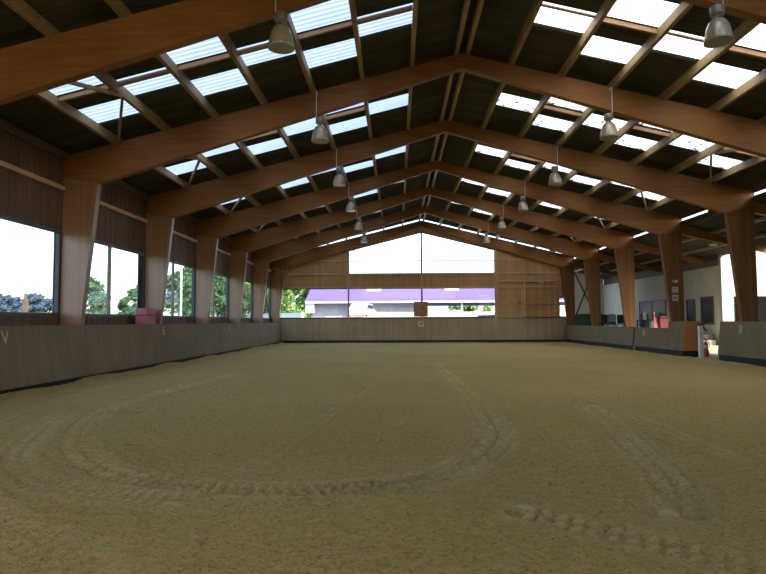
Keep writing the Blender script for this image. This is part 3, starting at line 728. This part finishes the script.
for i in range(40):
    a=random.uniform(0,2*PI); e=random.uniform(.3,1.4); L=random.uniform(.2,.42); dx,dy,dz=math.cos(a)*math.cos(e)*L,math.sin(a)*math.cos(e)*L,math.sin(e)*L
    w=Vector((-math.sin(a),math.cos(a),0))*.035; b=Vector((0,0,.93)); m_=b+Vector((dx,dy,dz))*.55; t=b+Vector((dx,dy,dz*.8)); q.add([b,m_-w,t,m_+w],[(0,1,2,3)])
q.build('foliage',M['green'],o,fix=False)

# ------------------------------------------------------------------ outdoors
def ter(x,y):
    z=-.35
    if x<-14: z+=(-14-x)*.0350
    return z
gv=[];gf=[]
gx=[-900,-400,-200,-80,-30,-14,-10.6]; gyv=[-60,0,20,42,60,120,300,600,1200]
for yy in gyv:
    for xx in gx: gv.append((xx,yy,ter(xx,yy)))
nn=len(gx)
for j in range(len(gyv)-1):
    for i in range(nn-1): gf.append((j*nn+i,j*nn+i+1,(j+1)*nn+i+1,(j+1)*nn+i))
struct(MB().add(gv,gf).build('ground_field',M['grass'],fix=False))
yv=MB(); yv.add([(-10.6,41.9,-.35),(200,41.9,-.35),(200,50,-.35),(200,300,1.5),(-10.6,300,1.5),(-10.6,50,-.35)],[(0,1,2,5),(5,2,3,4)]); 
struct(yv.build('ground_yard',M['yard'],fix=False))
y2=MB(); y2.add([(14.0,-60,-.35),(200,-60,-.35),(200,41.9,-.35),(14.0,41.9,-.35)],[(0,1,2,3)]); struct(y2.build('ground_side',M['dark_side_ground'],fix=False))

def tree(x,y,z,h,r,mat,label,group,nleaf=1500,leaf=.35,trunk=.25,seed=0,squash=1.0,cat='tree',name='tree'):
    rd=random.Random(seed); o=empty(name,(x,y,z),label,cat,group); q=MB()
    clumps=[]
    for i in range(9):
        a=rd.uniform(0,2*PI); t=rd.random(); rr=r*(.55*math.sqrt(rd.random())); zz=h*(trunk+.12+(1-trunk-.2)*t)
        k=1-.55*abs(t-.4); clumps.append((rr*math.cos(a)*k,rr*math.sin(a)*k,zz,r*rd.uniform(.38,.6)*k))
    for i in range(nleaf):
        cx,cy,cz,cr=clumps[i%len(clumps)]
        d=Vector((rd.gauss(0,1),rd.gauss(0,1),rd.gauss(0,1))).normalized()*cr*rd.uniform(.55,1.08); d.z*=.85*squash
        c=Vector((cx,cy,cz))+d; n1=Vector((rd.gauss(0,1),rd.gauss(0,1),rd.gauss(0,1))).normalized(); n2=n1.orthogonal().normalized(); n3=n1.cross(n2)
        s=leaf*rd.uniform(.6,1.3); q.add([c-n2*s,c+n3*s*.6,c+n2*s,c-n3*s*.6],[(0,1,2,3)])
    for cx,cy,cz,cr in clumps:      # dense heart of every clump
        vs=[];fs=[]; u=8; w=5
        for a in range(w+1):
            for b in range(u):
                th=PI*a/w; ph=2*PI*b/u; rr=cr*.72*(1+.18*rd.uniform(-1,1)); vs.append((cx+rr*math.sin(th)*math.cos(ph),cy+rr*math.sin(th)*math.sin(ph),cz+rr*.85*squash*math.cos(th)))
        for a in range(w):
            for b in range(u): fs.append((a*u+b,a*u+(b+1)%u,(a+1)*u+(b+1)%u,(a+1)*u+b))
        q.add(vs,fs)
    q.build('foliage',mat,o,fix=False)
    MB().tube([(0,0,-.3),(0,0,h*.3),(r*.05,0,h*.7)],[r*.09,r*.07,r*.03],8).build('trunk',M['bark'],o)
    return o
place_words=[]
# trees beside the left windows (x, y, height, radius, what it is)
sidetrees=[(-46,87.2,7.4,3.3,'M','rounded green tree outside the second left window, left half'),
 (-46,96.0,5.2,1.7,'M','small tree seen between two larger ones through the second left window'),
 (-46,104.0,7.6,3.6,'M','rounded green tree outside the second left window, right half'),
 (-30,77.5,8.6,3.6,'G','tall green tree filling the third left window'),
 (-30,84.5,9.5,3.6,'G','tall tree at the right edge of the third left window'),
 (-30,93.0,11.5,4.2,'G','dense tree filling the fourth left window'),
 (-30,104,12.5,4.8,'G','dense tree outside the fifth left window'),
 (-30,122,15,6.2,'G','dense tree seen through the last left window'),
 (-16.2,80.5,8,3.2,'B','bright green tree left of the purple roofed building'),
 (-20.5,84,10,3.8,'B','bright leafy tree at the left edge of the end window'),
 (-15.2,91,9.5,3.4,'B','bright tree behind the verge of the purple roof')]
for i,(x,y,h,r,k,lab) in enumerate(sidetrees):
    tree(x,y,ter(x,y),h,r,M[{'M':'leaf_green','G':'leaf_green','B':'leaf_bright'}[k]],lab,'trees outside the hall',3000,.24 if x<-40 else .30,.05,seed=i+3)
# far wood on the horizon
fw=[(-400+22*math.sin(i*1.7),540+10.5*i) for i in range(18)]
for i,(x,y) in enumerate(fw):
    h=15+3*math.sin(i*2.3)+(4 if i>5 else 0)
    tree(x,y,ter(x,y)-1,h,14,M['leaf_hazy'],'blue-green tree of the distant wood on the horizon','distant wood seen through the nearest window',420,1.7,.0,seed=60+i,squash=.8)
# post in the field and pale pole
o=MB(); o.box((-.18,-.18,-.4),(.18,.18,2.2)); o.box((-.24,-.24,0),(.24,.24,.1)); o.box((-.10,-.10,2.2),(.10,.10,2.7)); tag(o.build('field_post',M['dark_timber'],loc=(-36,54.6,ter(-36,54.6)+1.1)),'brown post standing in the field outside the nearest window','post')
o=MB(); o.tube([(0,0,-.5),(0,0,9)],[.10,.07],10); o.tube([(0,0,8.6),(.6,0,8.8)],.04,8); tag(o.build('pale_pole',M['sign'],loc=(-21.5,54.5,-.2)),'pale pole standing outside the third left window','pole')
# purple roofed building
o=empty('long_building',(14,60,-.35),'long low grey building with purple roof beyond the end window','building')
x0,x1=-24.4,34
MB().box((x0,.9,0),(-13.4,9,3.75)).build('wall',M['house_wall'],o)
q=MB(); q.prism([(-.1,3.80),(9.5,7.25),(19,3.80),(19,3.92),(9.5,7.40),(-.1,3.92)],'x',x0-.5,x1+.5); q.build('roof',M['purple_roof'],o)
q=MB(); q.box((x0-.5,-.22,3.66),(x1+.5,-.10,3.84)); q.build('gutter',M['sign'],o)
q=MB(); q.box((x0-.5,.05,2.7),(x0+.35,.9,3.66)); q.build('corner_box',M['sign'],o)
for i in range(7):
    a=x0+5.5+8.2*i; yy=3.0; zz=3.92+(yy+.1)*(3.48/9.6)
    q=MB(); q.prism([(2.9,3.92+3.0*.3594+.01),(3.5,3.92+3.6*.3594+.01),(3.5,3.92+3.6*.3594+.06),(2.9,3.92+3.0*.3594+.06)],'x',a,a+1.5); q.build('roof_light',M['sign'],o)
for i in range(5):
    MB().box((-9.3+9.0*i,.3,0),(-9.1+9.0*i,.5,3.7)).build('post',M['sign'],o)
# low walls in front
def lowwall(name,a,b,h,t,label,mat='pale_wall'):
    q=MB().bar((0,0,h/2),(b[0]-a[0],b[1]-a[1],h/2),t,h); q.bar((0,0,h+.04),(b[0]-a[0],b[1]-a[1],h+.04),t+.08,.08)
    return tag(q.build(name,M[mat],loc=(a[0],a[1],-.35)),label,'wall')
lowwall('low_wall',(-6.4,57),(17,57),2.6,.25,'pale low wall in front of the purple roofed building')
lowwall('low_wall',(-10.6,56.5),(-15.5,62),2.6,.25,'white low wall below the trees at the left of the end window','white')
lowwall('low_wall',(-8.4,56),(-6.9,56),2.25,.25,'short white wall before the grey building wall','white')
def car(x,y,z,rz,mat,label):
    r=empty('car',(x,y,z),label,'car','parked cars beyond the end window',rz)
    q=MB(); q.prism([(-2.1,.35),(2.1,.35),(2.15,.75),(1.3,.88),(.7,1.38),(-1.2,1.42),(-1.95,.95),(-2.15,.8)],'y',-.82,.82); q.build('body',mat,r,bevel=.06)
    for s in (-1,1):
        q=MB(); q.prism([(-1.6,.93),(1.05,.93),(.6,1.3),(-1.1,1.33)],'y',s*.825,s*.835); q.build('side_window',M['car_glass'],r)
        for xx in (-1.3,1.3):
            q=MB(); q.tube([(xx,s*.72,.33),(xx,s*.86,.33)],.33,16); q.build('wheel',M['black'],r)
    return r
lowp=MB(); 
tr=MB(); tr.box((-7.5,57.2,-.35),(-2.5,59.9,1.75)); struct(tr.build('ground_bank',M['yard']))
car(-5.05,58.6,1.75,1.35,M['car_white'],'white car parked in front of the purple roofed building')
car(6.1,52,.62,2.9,M['car_grey'],'grey car at the right end of the lower end window')
tr=MB(); tr.box((3.,50.5,-.35),(9.5,53.5,.62)); struct(tr.build('ground_ramp',M['yard']))
for i in range(6):
    tree(6.2+2.2*i,84+.5*math.sin(i*3),-.1,4.0+.3*math.sin(i*2),1.6,M['leaf_bright'],['leftmost shrub','second shrub from the left','third shrub from the left','third shrub from the right','second shrub from the right','rightmost shrub'][i]+' of the hedge seen under the purple roof','hedge shrubs beyond the end window',500,.3,.0,seed=90+i,cat='shrub',name='hedge_shrub')

# ------------------------------------------------------------------ light
w=bpy.data.worlds.new('World'); scene.world=w; w.use_nodes=True; nt=w.node_tree; bg=nt.nodes['Background']
sky=nt.nodes.new('ShaderNodeTexSky'); sky.sky_type='NISHITA'; sky.sun_disc=False
SUN=Vector((.62,-.52,.62)).normalized()
sky.sun_elevation=math.asin(SUN.z); sky.sun_rotation=math.atan2(SUN.x,SUN.y); sky.dust_density=2.0; sky.air_density=1.0; sky.ozone_density=1.5
nt.links.new(sky.outputs[0],bg.inputs[0]); bg.inputs[1].default_value=.45
sl=bpy.data.lights.new('sun','SUN'); sl.energy=6.0; sl.angle=math.radians(1.0); sl.color=(1,.95,.87)
so=bpy.data.objects.new('sun',sl); COL.objects.link(so); so.rotation_euler=SUN.to_track_quat('Z','Y').to_euler(); so.location=(30,-30,40)

# ------------------------------------------------------------------ camera
def cam_rows(yaw,p,r):
    cy,sy,cp,sp=math.cos(yaw),math.sin(yaw),math.cos(p),math.sin(p)
    fwd=Vector((-sy*cp,cy*cp,sp)); rt=Vector((cy,sy,0)); up=rt.cross(fwd); c,q=math.cos(r),math.sin(r)
    return c*rt+q*up, -q*rt+c*up, fwd
rt,up,fwd=cam_rows(.0228,.0570,-.005)
cd=bpy.data.cameras.new('camera'); cd.sensor_width=36; cd.lens=36*600/766; cd.clip_end=3000
co=bpy.data.objects.new('camera',cd); COL.objects.link(co)
co.matrix_world=Matrix(((rt.x,up.x,-fwd.x,-1.738),(rt.y,up.y,-fwd.y,0),(rt.z,up.z,-fwd.z,1.48),(0,0,0,1)))
scene.camera=co
vs_=scene.view_settings; vs_.view_transform='Standard'; vs_.look='None'; vs_.exposure=0.62; vs_.gamma=1; vs_.use_curve_mapping=False
scene.cycles.use_denoising=True
scene.cycles.max_bounces=10; scene.cycles.diffuse_bounces=6; scene.cycles.transparent_max_bounces=12
scene.cycles.sample_clamp_indirect=8
